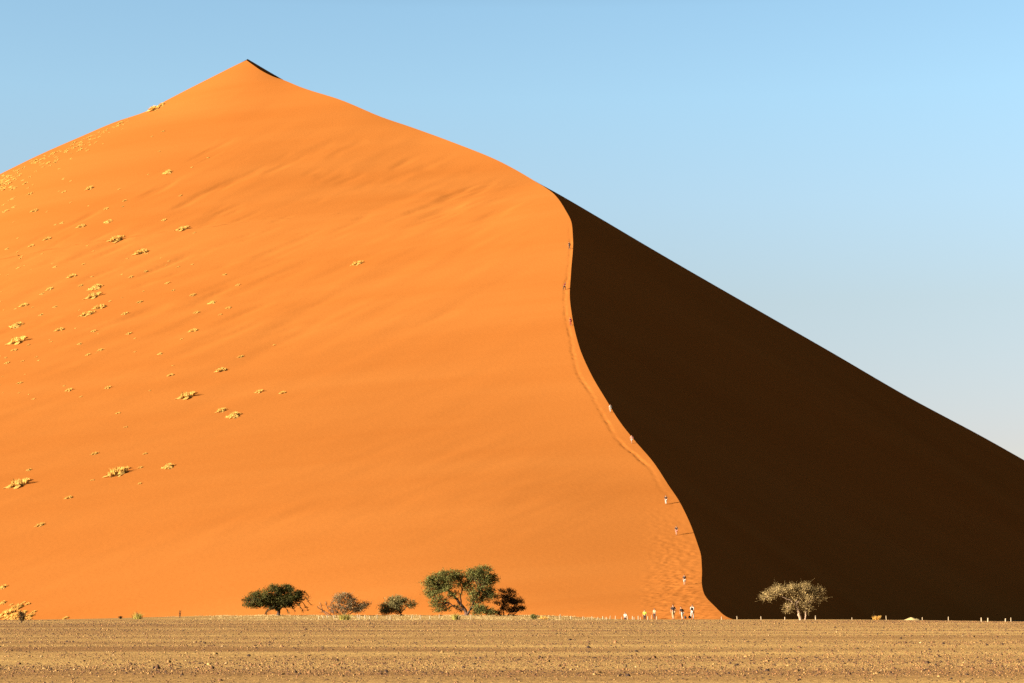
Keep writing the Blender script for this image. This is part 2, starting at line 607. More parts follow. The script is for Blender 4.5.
ridge = np.concatenate([lip[::-1], np.stack([ex[n_arm - 1:n_s][::-1], yr[n_arm - 1:n_s][::-1], ez[n_arm - 1:n_s][::-1]], -1), K3[1:]])
tt = np.linspace(0, 1, len(ridge))[:, None]
dr = np.concatenate([0.5 - 0.1 * tt, np.ones_like(tt)], 1)
back(ridge, dr / np.linalg.norm(dr, axis=1)[:, None])
iy = np.where(yr >= 780)[0]
left = np.stack([lx[iy], yr[iy], lz[iy]], -1)
tt = np.linspace(0, 1, len(left))[:, None]
dl_ = np.concatenate([-0.35 + 0.85 * tt ** 6, np.ones_like(tt)], 1)
back(left, dl_ / np.linalg.norm(dl_, axis=1)[:, None])

Vd = np.concatenate(V)
dune = mesh_np('sand_dune', Vd, Fs, M_sand, smooth=True)
# keep the knife-edge crest sharp: split shading there by leaving the patches unwelded
tag(dune, kind='structure')

bvh_d = BVHTree.FromPolygons([tuple(v) for v in Vd], [tuple(f) for ff in Fs for f in ff])


def on_dune(px, py):
    d = Vector(ray(px, py)).normalized()
    h = bvh_d.ray_cast(Vector((0, 0, CAMZ)), d)
    return h[0], h[1]


def on_ground(px, y):
    x = ray(px, 605)[0] * y
    return np.array([x, y, float(G(x, y))])


def dune_z(x, y):
    h = bvh_d.ray_cast(Vector((x, y, 600)), Vector((0, 0, -1)))
    return h[0].z if h[0] else -99


def stand(px, y):
    """where something stands at this distance: on the plain or on the sand, whichever is higher"""
    p = on_ground(px, y)
    p[2] = max(p[2], dune_z(p[0], p[1]))
    return p


# ------------------------------------------------------------------ gravel stones lying on the plain: one mass
def stones():
    N = 540000
    y = 41 * (1 - rng.random(N) * (1 - (41 / 232) ** -0.0)) if False else None
    u = rng.random(N)
    y = (math.sqrt(40) + u * (math.sqrt(228) - math.sqrt(40))) ** 2
    x = (rng.random(N) - 0.5) * (y * 0.66 + 24)
    band = 1.0 * fbm(x / 60 + 5, y / 9 + (x / 160), 3) + 0.45 * fbm(x / 7, y / 4, 2)
    keep = rng.random(N) < np.clip(0.5 + 1.8 * band, 0.16, 1)
    keep &= y < edge_y(x) - 4
    x, y = x[keep], y[keep]
    n = len(x)
    s = np.exp(rng.normal(math.log(0.0145), 0.42, n)) * (y / 43) ** 0.35
    s = np.clip(s, 0.01, 0.10)
    big = rng.random(n) < 0.06
    s = np.where(big, np.minimum(s * 1.6, 0.09), s)
    base = np.array([[1, 0, 0], [0, 1, 0], [-1, 0, 0], [0, -1, 0], [0, 0, .8], [.5, .5, .55], [-.5, -.4, .6]], float)
    tri = np.array([[0, 5, 4], [5, 1, 4], [0, 1, 5], [1, 2, 4], [2, 6, 4], [6, 3, 4], [2, 3, 6], [3, 0, 4]])
    Vb = base[None] * (1 + rng.normal(0, 0.22, (n, 7, 3)))
    Vb[:, :4, 2] = -0.25
    Vb[:, :, 2] *= rng.uniform(0.6, 1.3, n)[:, None]
    an = rng.random(n) * 6.283
    c, sn = np.cos(an)[:, None], np.sin(an)[:, None]
    xx = Vb[:, :, 0] * c - Vb[:, :, 1] * sn
    yy = Vb[:, :, 0] * sn + Vb[:, :, 1] * c
    st = rng.uniform(0.7, 1.4, n)[:, None]
    Vs = np.stack([xx * st, yy, Vb[:, :, 2]], -1) * s[:, None, None]
    Vs += np.stack([x, y, G(x, y)], -1)[:, None]
    Fc = (tri[None] + (np.arange(n) * 7)[:, None, None]).reshape(-1, 3)
    pal = np.array([[.145, .078, .030], [.20, .12, .042], [.085, .042, .019], [.034, .019, .012], [.25, .165, .06], [.15, .075, .03], [.29, .21, .10]])
    pr = np.array([.22, .15, .22, .22, .06, .12, .01])
    col = np.array([1.1, 0.93, 0.82]) * pal[rng.choice(len(pal), n, p=pr)] * np.where(big, 0.7, 1.0)[:, None] * rng.uniform(0.85, 1.15, (n, 1))
    cols = np.repeat(col, 7, 0)
    o = mesh_np('gravel', Vs.reshape(-1, 3), Fc, M_stone, cols=cols)
    tag(o, 'brown and tan gravel stones strewn over the flat foreground plain', 'gravel', kind='stuff')


stones()


# ------------------------------------------------------------------ plants
def tube(pts, rad, sides=5):
    pts = np.asarray(pts, float)
    n = len(pts)
    tan = np.gradient(pts, axis=0)
    tan /= np.linalg.norm(tan, axis=1)[:, None] + 1e-9
    ref = np.where(np.abs(tan[:, 2:3]) > 0.9, np.array([[1., 0, 0]]), np.array([[0, 0, 1.]]))
    a = np.cross(tan, ref)
    a /= np.linalg.norm(a, axis=1)[:, None] + 1e-9
    b = np.cross(tan, a)
    th = np.arange(sides) * 2 * math.pi / sides
    ring = pts[:, None] + np.asarray(rad)[:, None, None] * (a[:, None] * np.cos(th)[None, :, None] + b[:, None] * np.sin(th)[None, :, None])
    V_ = ring.reshape(-1, 3)
    f = []
    for i in range(n - 1):
        for j in range(sides):
            f.append((i * sides + j, i * sides + (j + 1) % sides, (i + 1) * sides + (j + 1) % sides, (i + 1) * sides + j))
    return V_, np.array(f)


class MB:
    def __init__(s):
        s.V, s.F4, s.n = [], [], 0

    def add(s, V_, F_):
        s.V.append(np.asarray(V_))
        s.F4.append(np.asarray(F_) + s.n)
        s.n += len(V_)

    def limb(s, p, q, r0, r1, bend=0.12, k=6, sides=5):
        p, q = np.asarray(p, float), np.asarray(q, float)
        L_ = np.linalg.norm(q - p)
        t = np.linspace(0, 1, k)[:, None]
        o1 = rng.normal(0, bend * L_, 3)
        o2 = rng.normal(0, bend * L_ * 0.5, 3)
        pts = p + (q - p) * t + o1 * (t * (1 - t) * 2) + o2 * np.sin(t * 6.28) * 0.5
        s.add(*tube(pts, np.linspace(r0, r1, k), sides))
        return pts

    def leaves(s, centres, spread, per, size, flat=0.6, droop=0):
        """many small leaf-sized faces round each centre"""
        C_ = np.asarray(centres, float)
        n = len(C_) * per
        c = np.repeat(C_, per, 0) + rng.normal(0, 1, (n, 3)) * np.array([spread, spread, spread * flat])
        c[:, 2] -= droop * rng.random(n)
        u = rng.normal(0, 1, (n, 3))
        u /= np.linalg.norm(u, axis=1)[:, None]
        v = rng.normal(0, 1, (n, 3))
        v -= u * (u * v).sum(1)[:, None]
        v /= np.linalg.norm(v, axis=1)[:, None]
        l_ = size * rng.uniform(0.6, 1.5, (n, 1))
        wd = l_ * rng.uniform(0.35, 0.6, (n, 1))
        q = np.stack([c - u * l_, c + v * wd, c + u * l_, c - v * wd], 1).reshape(-1, 3)
        f = np.arange(n * 4).reshape(-1, 4)
        s.add(q, f)

    def build(s, name, mat, parent, smooth=False):
        return mesh_np(name, np.concatenate(s.V), np.concatenate(s.F4), mat, parent, smooth)


def in_ellipsoid(c, r, n, shell=0.35):
    v = rng.normal(0, 1, (n, 3))
    v /= np.linalg.norm(v, axis=1)[:, None]
    rad = (shell + (1 - shell) * rng.random((n, 1))) ** 0.6
    return np.asarray(c) + v * rad * np.asarray(r)


def make_tree(name, px, y, forks, blobs, leafmat, barkmat, label, cat, group=None, leaf=0.085, per=60, spread=0.26, twigs=True, r0=0.16, bare=(), droop=0.0, twigr=0.018, per_twig=1.0):
    """forks: trunk polylines in photo points; blobs: (px, py, half width px, half height px, clumps, fork index)"""
    base = stand(px, y)
    root = empty(name, base)
    tag(root, label, cat, group)
    k = y / F

    def loc(qx, qy, dy=0.0):
        p = at(qx, qy, y) - base
        p[1] += dy
        return p
    tb, cb = MB(), MB()
    ends = []
    for i, (pts, ra, rb, dy) in enumerate(forks):
        P_ = np.array([loc(a, b, dy * j / (len(pts) - 1)) for j, (a, b) in enumerate(pts)])
        if i == 0:
            P_[0, 2] = -0.15
        t = np.linspace(0, len(P_) - 1, 4 * len(P_))
        Q = np.stack([np.interp(t, range(len(P_)), P_[:, c]) for c in range(3)], -1)
        Q[1:-1] += rng.normal(0, 0.03, Q[1:-1].shape)
        tb.add(*tube(Q, np.linspace(ra, rb, len(Q)), 7))
        ends.append(Q)
    for bx, by, hw, hh, n, fi in blobs:
        dep = rng.uniform(-0.5, 0.5) * hw * k
        c = loc(bx, by, dep)
        rr = (hw * k, hw * k * 0.8, hh * k)
        cl = in_ellipsoid(c, rr, n)
        Q = ends[fi]
        # limbs from the nearest stretch of the fork to the clump centres
        hub = c + np.array([0, 0, -0.35 * rr[2]])
        start = Q[-1 - rng.integers(0, 3)]
        lp = tb.limb(start, hub, 0.05, 0.03)
        for q in cl:
            s0 = lp[rng.integers(2, 6)] if rng.random() < 0.7 else Q[-1 - rng.integers(0, 3)]
            tb.limb(s0, q, twigr, twigr * 0.4, 0.1, 5, 4)
        cb.leaves(cl, spread, per, leaf, droop=droop)
        if twigs:
            for q in cl:
                for _ in range(int(4 * per_twig)):
                    e = q + rng.normal(0, spread * 1.3, 3) * np.array([1, 1, 0.8]) + np.array([0, 0, 0.05])
                    cb.limb(q, e, 0.012, 0.006, 0.08, 3, 3)
    for pts in bare:
        P_ = [loc(a, b, rng.uniform(-0.6, 0.6)) for a, b in pts]
        for a, b in zip(P_[:-1], P_[1:]):
            ln = tb.limb(a, b, 0.05, 0.03, 0.1, 5, 4)
            cb.leaves(ln[1:], 0.12, 5, leaf)
            for _ in range(5):
                q = ln[rng.integers(1, 5)]
                tb.limb(q, q + rng.normal(0, 0.35, 3) + np.array([0.1, 0, -0.1]), 0.014, 0.006, 0.1, 4, 3)
    tb.build('trunk', barkmat, root, True)
    cb.build('crown', leafmat, root)
    return root


TY = 252
make_tree('acacia_tree', 279, TY,
          [([(279, 618), (278.5, 610), (277, 603), (272, 597)], 0.24, 0.10, 0.3), ([(278.5, 611), (271, 606), (262, 602), (255, 598)], 0.12, 0.05, -0.4),
           ([(279, 610), (286, 603), (294, 598)], 0.13, 0.06, 0.2), ([(279, 607), (279, 598), (281, 592)], 0.14, 0.06, 0)],
          [(255, 599, 10, 7, 34, 1), (248.5, 602, 6, 4.5, 14, 1), (264, 595, 9, 6, 30, 0), (274, 592, 10, 6, 36, 3), (284, 591, 10, 6, 36, 3), (293, 594, 8, 7, 30, 2), (280, 598, 10, 5, 26, 3),
           (270, 601, 9, 4, 16, 0), (297, 600, 5, 5, 12, 2), (290, 600, 6, 5, 14, 2), (286, 587.5, 5, 2.5, 8, 3), (263, 605, 6, 3, 9, 1), (272, 605.5, 5, 3, 8, 0), (286, 604, 6, 3, 9, 2), (252, 605, 5, 2, 6, 1), (299, 596, 4, 5, 12, 2), (268, 604, 7, 4, 18, 1), (285, 601, 8, 5, 18, 0), (262, 600, 8, 5, 16, 1), (275, 588, 9, 3, 14, 3), (281, 604, 6, 4, 14, 0), (291, 604.5, 6, 3, 10, 2), (258, 606, 5, 2, 6, 1), (275, 608, 5, 2, 5, 0)],
          M_leafdark, M_bark, 'dark green flat crowned acacia with drooping bare twigs, leftmost full tree', 'tree', 'trees at the foot of the dune', spread=0.22, leaf=0.085, per=46,
          bare=[[(279, 608), (270, 607), (266, 613)], [(284, 604), (291, 606), (294, 611)], [(293, 597), (303, 603), (307, 610)], [(296, 593), (306, 597), (312, 605)], [(293, 600), (300, 606), (303, 612)], [(296, 590), (304, 592), (309, 597)], [(281, 604), (287, 610), (289, 613)], [(275, 606), (268, 610), (265, 615)]])
make_tree('thorn_bush', 344, TY - 2,
          [([(344, 618), (341, 608), (337, 600)], 0.07, 0.03, 0.1), ([(344, 617), (348, 607), (352, 600)], 0.07, 0.03, -0.2), ([(345, 617), (355, 610), (366, 605)], 0.07, 0.03, 0.2), ([(343, 617), (336, 611), (333, 605)], 0.06, 0.03, 0.2)],
          [(338, 599, 6, 6, 20, 0), (346, 598, 7, 5, 22, 1), (353, 603, 7, 5, 22, 1), (344, 607, 9, 6, 26, 0), (362, 606, 6, 3.5, 16, 2), (355, 611, 8, 4, 20, 2), (336, 609, 5, 5, 12, 3), (366, 604, 4, 2, 8, 2)],
          M_leafgrey, M_greybark, 'grey brown thorn bush fanning to the right, with bare twigs on its left', 'bush', 'trees at the foot of the dune', leaf=0.075, per=24, spread=0.24, per_twig=2,
          bare=[[(335, 616), (328, 609), (326, 602)], [(332, 616), (324, 611), (318, 607)], [(330, 616), (322, 612), (321, 603)], [(334, 613), (330, 606), (333, 600)]])
make_tree('small_acacia', 401, TY,
          [([(401, 618), (400.5, 612), (398, 606)], 0.10, 0.05, 0.1), ([(401, 613), (406, 607), (410, 604)], 0.07, 0.03, 0.1), ([(400, 613), (393, 607), (388, 605)], 0.07, 0.03, -0.2)],
          [(396, 600, 7, 5, 26, 0), (389, 604, 7, 5, 24, 2), (384, 609, 5, 4, 12, 2), (402, 602, 6, 4, 16, 0), (411, 604, 5, 4, 16, 1), (397, 607, 8, 4, 18, 0), (391, 610, 6, 3, 14, 2), (386, 612, 5, 3, 10, 2), (397, 611, 6, 3, 8, 0), (394, 605, 8, 4, 16, 2)],
          M_leafsage, M_greybark, 'small olive green acacia on one short stem between thorn bush and big tree', 'tree', 'trees at the foot of the dune', leaf=0.08, per=36, spread=0.25)
make_tree('large_acacia', 467, TY,
          [([(467, 617), (466, 611), (459, 602), (452, 594), (447, 588)], 0.27, 0.09, 0.3), ([(467, 615), (472, 606), (476, 598), (480, 590)], 0.18, 0.07, -0.3),
           ([(465, 611), (455, 606), (446, 602)], 0.1, 0.04, -0.3), ([(462, 607), (460, 596), (464, 586)], 0.12, 0.05, 0.2)],
          [(437, 580, 9, 7, 34, 0), (446, 576, 10, 6, 38, 0), (456, 576, 9, 6, 34, 3), (434, 588, 8, 7, 26, 0), (443, 588, 9, 6, 26, 0), (430, 592, 5, 4, 8, 0),
           (476, 573, 8, 6, 32, 1), (485, 574, 9, 7, 36, 1), (491, 579, 6, 6, 24, 1), (482, 584, 10, 6, 26, 1), (475, 592, 7, 5, 18, 1), (488, 590, 6, 4, 12, 1), (466, 582, 7, 5, 16, 3), (440, 600, 7, 3, 8, 2), (437, 606, 4, 2, 3, 2), (492, 596, 6, 2.5, 10, 1), (480, 567.5, 6, 2, 8, 1), (452, 584, 9, 6, 22, 0), (462, 590, 8, 5, 4, 3), (430, 584, 6, 6, 18, 0), (436, 597, 8, 5, 14, 2), (434, 604, 6, 3, 7, 2), (446, 607, 6, 3, 6, 2), (441, 611, 7, 2.5, 7, 2), (448, 597, 7, 4, 4, 0), (483, 600, 7, 4, 12, 1), (474, 606, 6, 3, 8, 1), (459, 608, 5, 4, 3, 2), (470, 588, 6, 5, 5, 3), (472, 598, 6, 4, 10, 1), (488, 594, 7, 4, 14, 1), (455, 595, 6, 4, 8, 0), (470, 577, 6, 5, 16, 3)],
          M_leafolive, M_greybark, 'tallest acacia, olive two lobed crown on a leaning forked trunk', 'tree', 'trees at the foot of the dune', leaf=0.085, per=40, spread=0.28, r0=0.3,
          bare=[[(462, 606), (452, 606), (444, 611)], [(470, 610), (478, 604), (484, 598)], [(452, 596), (446, 600), (441, 604)]])
make_tree('low_bush', 482, TY - 3,
          [([(482, 618), (480, 613), (478, 609)], 0.05, 0.02, 0.0), ([(483, 618), (488, 613), (492, 610)], 0.05, 0.02, 0.0)],
          [(479, 608.5, 5, 4, 24, 0), (486, 610, 7, 4, 28, 1), (492, 612, 5, 3, 14, 1), (476, 612, 4, 3, 10, 0)],
          M_greengrass if False else M_leafolive, M_bark, 'low green bush under the right side of the tallest acacia', 'bush', None, leaf=0.075, per=32, spread=0.22)
make_tree('brown_bush', 504, TY + 3,
          [([(504, 619), (503, 610), (503, 602)], 0.09, 0.04, 0.1), ([(506, 618), (512, 610), (516, 603)], 0.08, 0.03, -0.1), ([(503, 618), (497, 612), (494, 610)], 0.07, 0.03, 0.1), ([(508, 618), (515, 614), (519, 610)], 0.07, 0.03, 0.1)],
          [(503, 594, 5, 5, 14, 0), (510, 594, 6, 6, 24, 1), (509, 601, 9, 4, 26, 1), (518, 601, 6, 4, 20, 1), (503, 605, 7, 4, 14, 0), (518, 608, 8, 2.5, 20, 3), (508, 610, 8, 3, 16, 3), (498, 600, 3, 6, 8, 0), (497, 613, 5, 2, 8, 2)],
          M_leafred, M_bark, 'dark brown bush leaning right, touching the right side of the tallest acacia', 'bush', 'trees at the foot of the dune', leaf=0.08, per=34, spread=0.22,
          bare=[[(503, 616), (498, 612), (495, 613)], [(507, 616), (511, 614), (515, 616)]])
make_tree('pale_acacia', 799, 228,
          [([(800.5, 620), (799, 613), (797, 606), (796.5, 600)], 0.20, 0.10, 0.1), ([(797.5, 607), (790, 600), (782, 597), (774, 595)], 0.09, 0.04, -0.2), ([(805.5, 620), (806, 612), (807, 606), (809, 601)], 0.10, 0.05, 0.2), ([(797, 603), (803, 597), (808, 593)], 0.1, 0.04, 0.1), ([(797, 606), (791, 604), (788, 606)], 0.06, 0.03, -0.3)],
          [(770, 595, 6, 4, 20, 1), (775, 590, 6, 4.5, 22, 1), (783, 591, 7, 4.5, 22, 1), (793, 589, 7, 5, 28, 3), (802, 588, 8, 5, 34, 3), (811, 592, 8, 5, 28, 3), (819, 592, 6, 4, 16, 3), (798, 595, 9, 5, 28, 0), (809, 597, 9, 4, 22, 2), (819, 599, 5, 2, 10, 3), (765, 598, 3.5, 1.5, 8, 1), (790, 606, 4, 3, 12, 4), (788, 609, 2.5, 3, 6, 4), (808, 608, 5, 3.5, 16, 2), (804, 605, 5, 4, 14, 2)],
          M_leafpale, M_palebark, 'pale half bare acacia lit against the dark shaded face of the dune', 'tree', 'trees at the foot of the dune', leaf=0.075, per=13, spread=0.27, per_twig=3.2)


def blade_bunch(mb, c, rad, h, n, wd, lean=(0, 0)):
    ang = rng.random(n) * 6.283
    rr = rad * np.sqrt(rng.random(n))
    b = np.stack([c[0] + rr * np.cos(ang), c[1] + rr * np.sin(ang), np.full(n, c[2] - 0.03 * h)], -1)
    out = np.stack([np.cos(ang), np.sin(ang)], -1) * (rr / rad * 0.45 + 0.1)[:, None] + np.asarray(lean)
    H = h * rng.uniform(0.5, 1.1, n)
    mid = b + np.c_[out * 0.35 * H[:, None], 0.6 * H]
    tip = b + np.c_[out * 1.0 * H[:, None], H * (1 - 0.25 * rng.random(n))]
    side = np.stack([-np.sin(ang + rng.normal(0, .8, n)), np.cos(ang), np.zeros(n)], -1) * (wd / 2)
    q = np.stack([b - side, b + side, mid + side * 0.8, mid - side * 0.8, tip + side * 0.15, tip - side * 0.15], 1).reshape(-1, 3)
    i = np.arange(n)[:, None] * 6
    f = np.concatenate([i + np.array([[0, 1, 2, 3]]), i + np.array([[3, 2, 4, 5]])])
    mb.add(q, f)


# ---- prototypes of grass clumps, one unit wide, drawn out along the wind
def tuft_mesh(bunches, blades, stretch=1.0):
    """a grass hummock: a low mat of dead straw with upright blades growing out of it"""
    mb = MB()
    n = 15
    u = np.linspace(-1, 1, n)
    A_, B_ = np.meshgrid(u, u)
    ang = np.arctan2(B_, A_)
    rim = 1 + 0.28 * np.sin(3 * ang + rng.random() * 6) + 0.18 * np.sin(5 * ang + rng.random() * 6)
    r = np.sqrt(A_ ** 2 + B_ ** 2) / rim
    zz = 0.10 * np.clip(1 - r, -0.3, 1) + 0.03 * rng.normal(0, 1, A_.shape) * (r < 0.9) - 0.012
    la, lb = 0.50 * stretch, 0.29
    mat = np.stack([A_ * la * 0.45 + B_ * lb * 0.89, A_ * la * 0.89 - B_ * lb * 0.45, zz], -1)
    mb.add(mat.reshape(-1, 3), grid_faces(n, n))
    for _ in range(bunches):
        t, q = rng.uniform(-1, 1), rng.uniform(-0.7, 0.7)
        k = 1 - 0.5 * abs(t)
        c = (t * la * 0.8 * 0.45 + q * k * lb * 0.89, t * la * 0.8 * 0.89 - q * k * lb * 0.45, 0.03)
        blade_bunch(mb, c, rng.uniform(0.10, 0.2) * k, rng.uniform(0.07, 0.20) * k, blades, 0.03)
    return mb.build('grass_clump', M_straw, None)


protos = [tuft_mesh(b, 20, st) for b, st in ((8, 0.95), (11, 1.15), (6, 0.75), (13, 1.05))]
used_proto = set()
GRASS_GROUP = 'grass clumps on the sunlit dune face'


def put_tuft(px, py, wpx, label, k=None, group=GRASS_GROUP, cat='grass clump', hs=1.0):
    p, nrm = on_dune(px, py)
    if p is None:
        return
    k = int(rng.integers(0, 4)) if k is None else k
    if k in used_proto:
        o = protos[k].copy()
        COL.objects.link(o)
    else:
        o = protos[k]
        used_proto.add(k)
    s = 1.18 * wpx * p.y / F
    o.location = p
    o.scale = (s, s, s * hs)
    up = (Vector((0, 0, 1)) * 0.25 + nrm * (1 if nrm.z > 0 else -1)).normalized()
    o.rotation_euler = (Vector((0, 0, 1)).rotation_difference(up) @ Matrix.Rotation(rng.uniform(-0.25, 0.25), 3, 'Z').to_quaternion()).to_euler()
    tag(o, label, cat, group)
    return o


NAMED = [
    (154, 108.5, 17, 'straw grass clump standing up on the left skyline below the peak'),
    (162, 104.5, 9, 'small straw clump on the left skyline, touching the tall skyline clump'),
    (168, 172.5, 14, 'lone straw clump below the skyline clump, high on the sunlit face'),
    (182.7, 228.6, 14, 'straw clump with dark right side, right of the large round pale clump'),
    (142, 252, 19, 'large round pale clump upper left, with a dark lower right edge'),
    (117, 239, 16, 'long ragged clump just above and left of the large round pale clump'),
    (96, 288, 21, 'upper, brighter of a stacked pair of large yellow clumps at left'),
    (94, 296, 19, 'lower of the stacked pair of large yellow clumps at left'),
    (100.7, 307, 16, 'clump on the upper right of a long grassy streak below the stacked pair'),
    (88, 314, 15, 'flat pale clump ending the grassy streak below the stacked pair'),
    (16.4, 326, 20, 'upper of two bright yellow clumps near the left edge'),
    (17.6, 341, 22, 'lower and longer of two bright yellow clumps near the left edge'),
    (194, 330.5, 12, 'small bright wedge shaped clump with a short shadow, midway across the left slope'),
    (358, 263.5, 13, 'farthest right grass clump, alone high on bare sand'),
    (212, 303, 12, 'loose broken clump amid small tufts, right of the upper left slope'),
    (187, 396, 21, 'wide straw clump trailing to the upper right, left of the brightest pair'),
    (221.7, 370, 15, 'thin slanted clump above the brightest pair on the lower slope'),
    (221.7, 410.4, 12, 'smaller left half of the brightest pair on the lower slope'),
    (234, 416, 22, 'larger right half of the brightest pair on the lower slope, trailing a shadow'),
    (259.4, 391.5, 10, 'small dark tipped clump above and right of the brightest pair'),
    (283, 392.5, 9, 'faint small clump farthest right on the lower slope'),
    (118.6, 472.5, 26, 'large bright clump low on the slope, left one of two side by side'),
    (168.5, 467, 19, 'slim bright clump low on the slope, right one of two side by side'),
    (19, 484, 26, 'large clump low on the slope close to the left edge'),
    (69.4, 497.5, 10, 'small dark shadowed clump below the two bright low clumps'),
    (40.4, 525, 10, 'lowest faint clump on the left slope'),
]
for k, (a, b, c, lab) in enumerate(NAMED):
    put_tuft(a, b, c, lab, k % 4)
SMALL = [(35, 210.5, 10), (62, 223, 6), (82, 226, 12), (108, 222, 12), (164, 220, 6), (48, 238.6, 11), (32, 245.6, 8), (7, 249, 6), (55, 267, 6), (84, 264, 5), (72.6, 276, 13), (81, 285.5, 6), (131, 277, 6),
         (50, 289, 9), (42, 294, 7), (24.6, 305, 12), (55, 307, 7), (41, 315, 7), (125, 313.6, 8), (140, 302, 7), (167.5, 283, 6), (193, 295, 7), (197, 312.4, 7), (60.4, 329.5, 12), (93.7, 331, 7), (79.6, 344, 7),
         (100.7, 350, 7), (88, 354.6, 6), (160, 354, 8), (15, 350, 8), (129, 333.5, 7), (171, 375, 9), (7, 363, 6), (20, 383, 6), (69, 390, 9), (108, 387.5, 8), (118.6, 413, 6), (95, 453.6, 8), (145.5, 453.6, 6),
         (140.5, 467.5, 6), (140, 483.5, 5), (93, 480, 5), (126, 427, 5), (29, 470, 8), (229, 307.7, 7), (238, 285, 6), (224.7, 274.7, 5), (220.7, 314.5, 5), (241, 356.6, 7), (274.6, 344.8, 4),
         (90, 188, 10), (30.7, 193.7, 7), (64.5, 191.7, 6), (6, 211, 7), (63.5, 179, 5), (106.5, 208.7, 6), (125, 200.5, 6), (121, 122.6, 7)]
for _ in range(95):
    x = 230 * rng.random() ** 1.7
    y = rng.uniform(185 - 0.45 * x, 400)
    if on_dune(x, y)[0] is not None and x * 0.9 + y * 0.25 < 250:
        SMALL.append((x, y, rng.uniform(2.2, 4.5)))
for a, b, c in SMALL:
    put_tuft(a, b, c, 'one of the small straw tufts dotted over the left half of the sunlit face')
for _ in range(135):
    x = 128 * rng.random() ** 1.6
    sk = np.interp(x, [0, 41, 82, 115, 150], [174, 154, 136, 122, 107])
    y = sk + 1.5 + abs(rng.normal(0, 11)) * (1 - x / 150) + rng.uniform(0, 4)
    put_tuft(x, y, rng.uniform(3, 8.5) * (1 - x / 260), 'straw tuft in the dense grass band under the left skyline', group='grass band under the left skyline')
# clumps where the left of the dune meets the plain
for a, b, c, lab in ((18, 607, 15, 'tall yellow clump at the left foot of the dune, above the dark shrub'), (7, 613, 15, 'wide yellow clump at the left foot of the dune, next to the picture edge'),
                     (29, 616.5, 11, 'yellow clump at the left foot of the dune, right of the dark shrub'), (3, 603, 10, 'thin clump with a shadow, highest at the left foot of the dune'), (13, 616, 12, 'broad pale clump at the left foot, directly left of the dark shrub'),
                     (3, 587.5, 12, 'shadowed clump on the sand a little above the left foot of the dune'), (66, 618, 8, 'low pale clump at the base of the sand between dark shrub and yellow green shrub'), (34, 612, 6, 'small clump upper right of the dark shrub at the left foot')):
    put_tuft(a, b, c, lab, group='grass clumps at the left foot of the dune', hs=1.2)
for _ in range(26):
    put_tuft(rng.uniform(0, 36) ** 0.97, 619.5 - 20 * rng.random() ** 1.5 * (1 - rng.random() * 0.4), rng.uniform(4, 9), 'small straw tuft among the yellow clumps at the left foot of the dune', group='grass clumps at the left foot of the dune', hs=1.1)
put_tuft(719, 287.6, 2.4, 'tiny dark tuft on the skyline of the shaded face', group=None)


# ---- shrubs on the plain's far edge
def shrub(name, px, y, wpx, hpx, mat, label, cat='shrub', n=130, stems=True, twiggy=False):
    p = stand(px, y)
    root = empty(name, p)
    tag(root, label, cat)
    k = y / F
    W, H = wpx * k, hpx * k
    a, b = MB(), MB()
    for _ in range(9):
        e = np.array([rng.normal(0, W * 0.2), rng.normal(0, W * 0.2), H * rng.uniform(0.5, 0.9)])
        a.limb((rng.normal(0, 0.04), rng.normal(0, 0.04), -0.05), e, 0.02, 0.008, 0.06, 4, 4)
        if twiggy:
            b.leaves([e * 0.45, e * 0.8, e], W * 0.11, int(n / 18), 0.06)
    if not twiggy:
        for _ in range(7):
            blade_bunch(b, (rng.normal(0, W * 0.16), rng.normal(0, W * 0.16), 0), W * 0.22, H * rng.uniform(0.6, 1.0), n // 4, 0.035)
    a.build('stem', M_bark if twiggy else M_greybark, root)
    b.build('foliage', mat, root)
    return root


M_olive2 = M_greengrass
shrub('dark_shrub', 22, 192, 9, 12, M_leafred, 'dark brown shrub in front of yellow grass at the left end', n=620, twiggy=True)
shrub('yellow_green_shrub', 138.5, 236, 12, 9, M_greengrass, 'yellow green shrub on the plain edge, left of every tree')
shrub('thin_sapling', 180, 240, 4, 9, M_leafred, 'thin reddish sapling between the yellow green shrub and the dark acacia', 'sapling', n=50, twiggy=True)
shrub('tiny_shrub', 120.5, 238, 4, 3, M_leafred, 'tiny brown shrub just left of the yellow green shrub', n=90, twiggy=True)
shrub('yellow_green_shrub', 346, 228, 13, 9, M_greengrass, 'yellow green shrub in front of the grey thorn bush')
shrub('yellow_green_shrub', 455.5, 230, 8, 8, M_greengrass, 'yellow green shrub at the lower left of the tallest acacia')
shrub('low_green_shrub', 533, 232, 10, 5, M_leafolive, 'low green shrub right of the brown leaning bush', n=420, twiggy=True)
shrub('straw_shrub', 543, 234, 12, 4, M_straw, 'flat straw shrub at the right of the low green shrub')
shrub('straw_shrub', 876, 234, 11, 5, M_straw, 'straw coloured shrub beside a thin pole, right of the pale acacia')
# dry grass strip under the trees (too many blades to count)
mb = MB()
for _ in range(800):
    px = rng.uniform(170, 610)
    y = rng.uniform(226, 266)
    dens = 1.0 * math.exp(-((px - 400) / 190) ** 4)
    if rng.random() > dens:
        continue
    p = stand(px, y)
    blade_bunch(mb, p, rng.uniform(0.4, 1.2), rng.uniform(0.06, 0.2), 24, 0.03)
g = mb.build('dry_grass', M_litter, None)
tag(g, 'pale dry grass strip under the trees at the far edge of the plain', 'grass', kind='stuff')


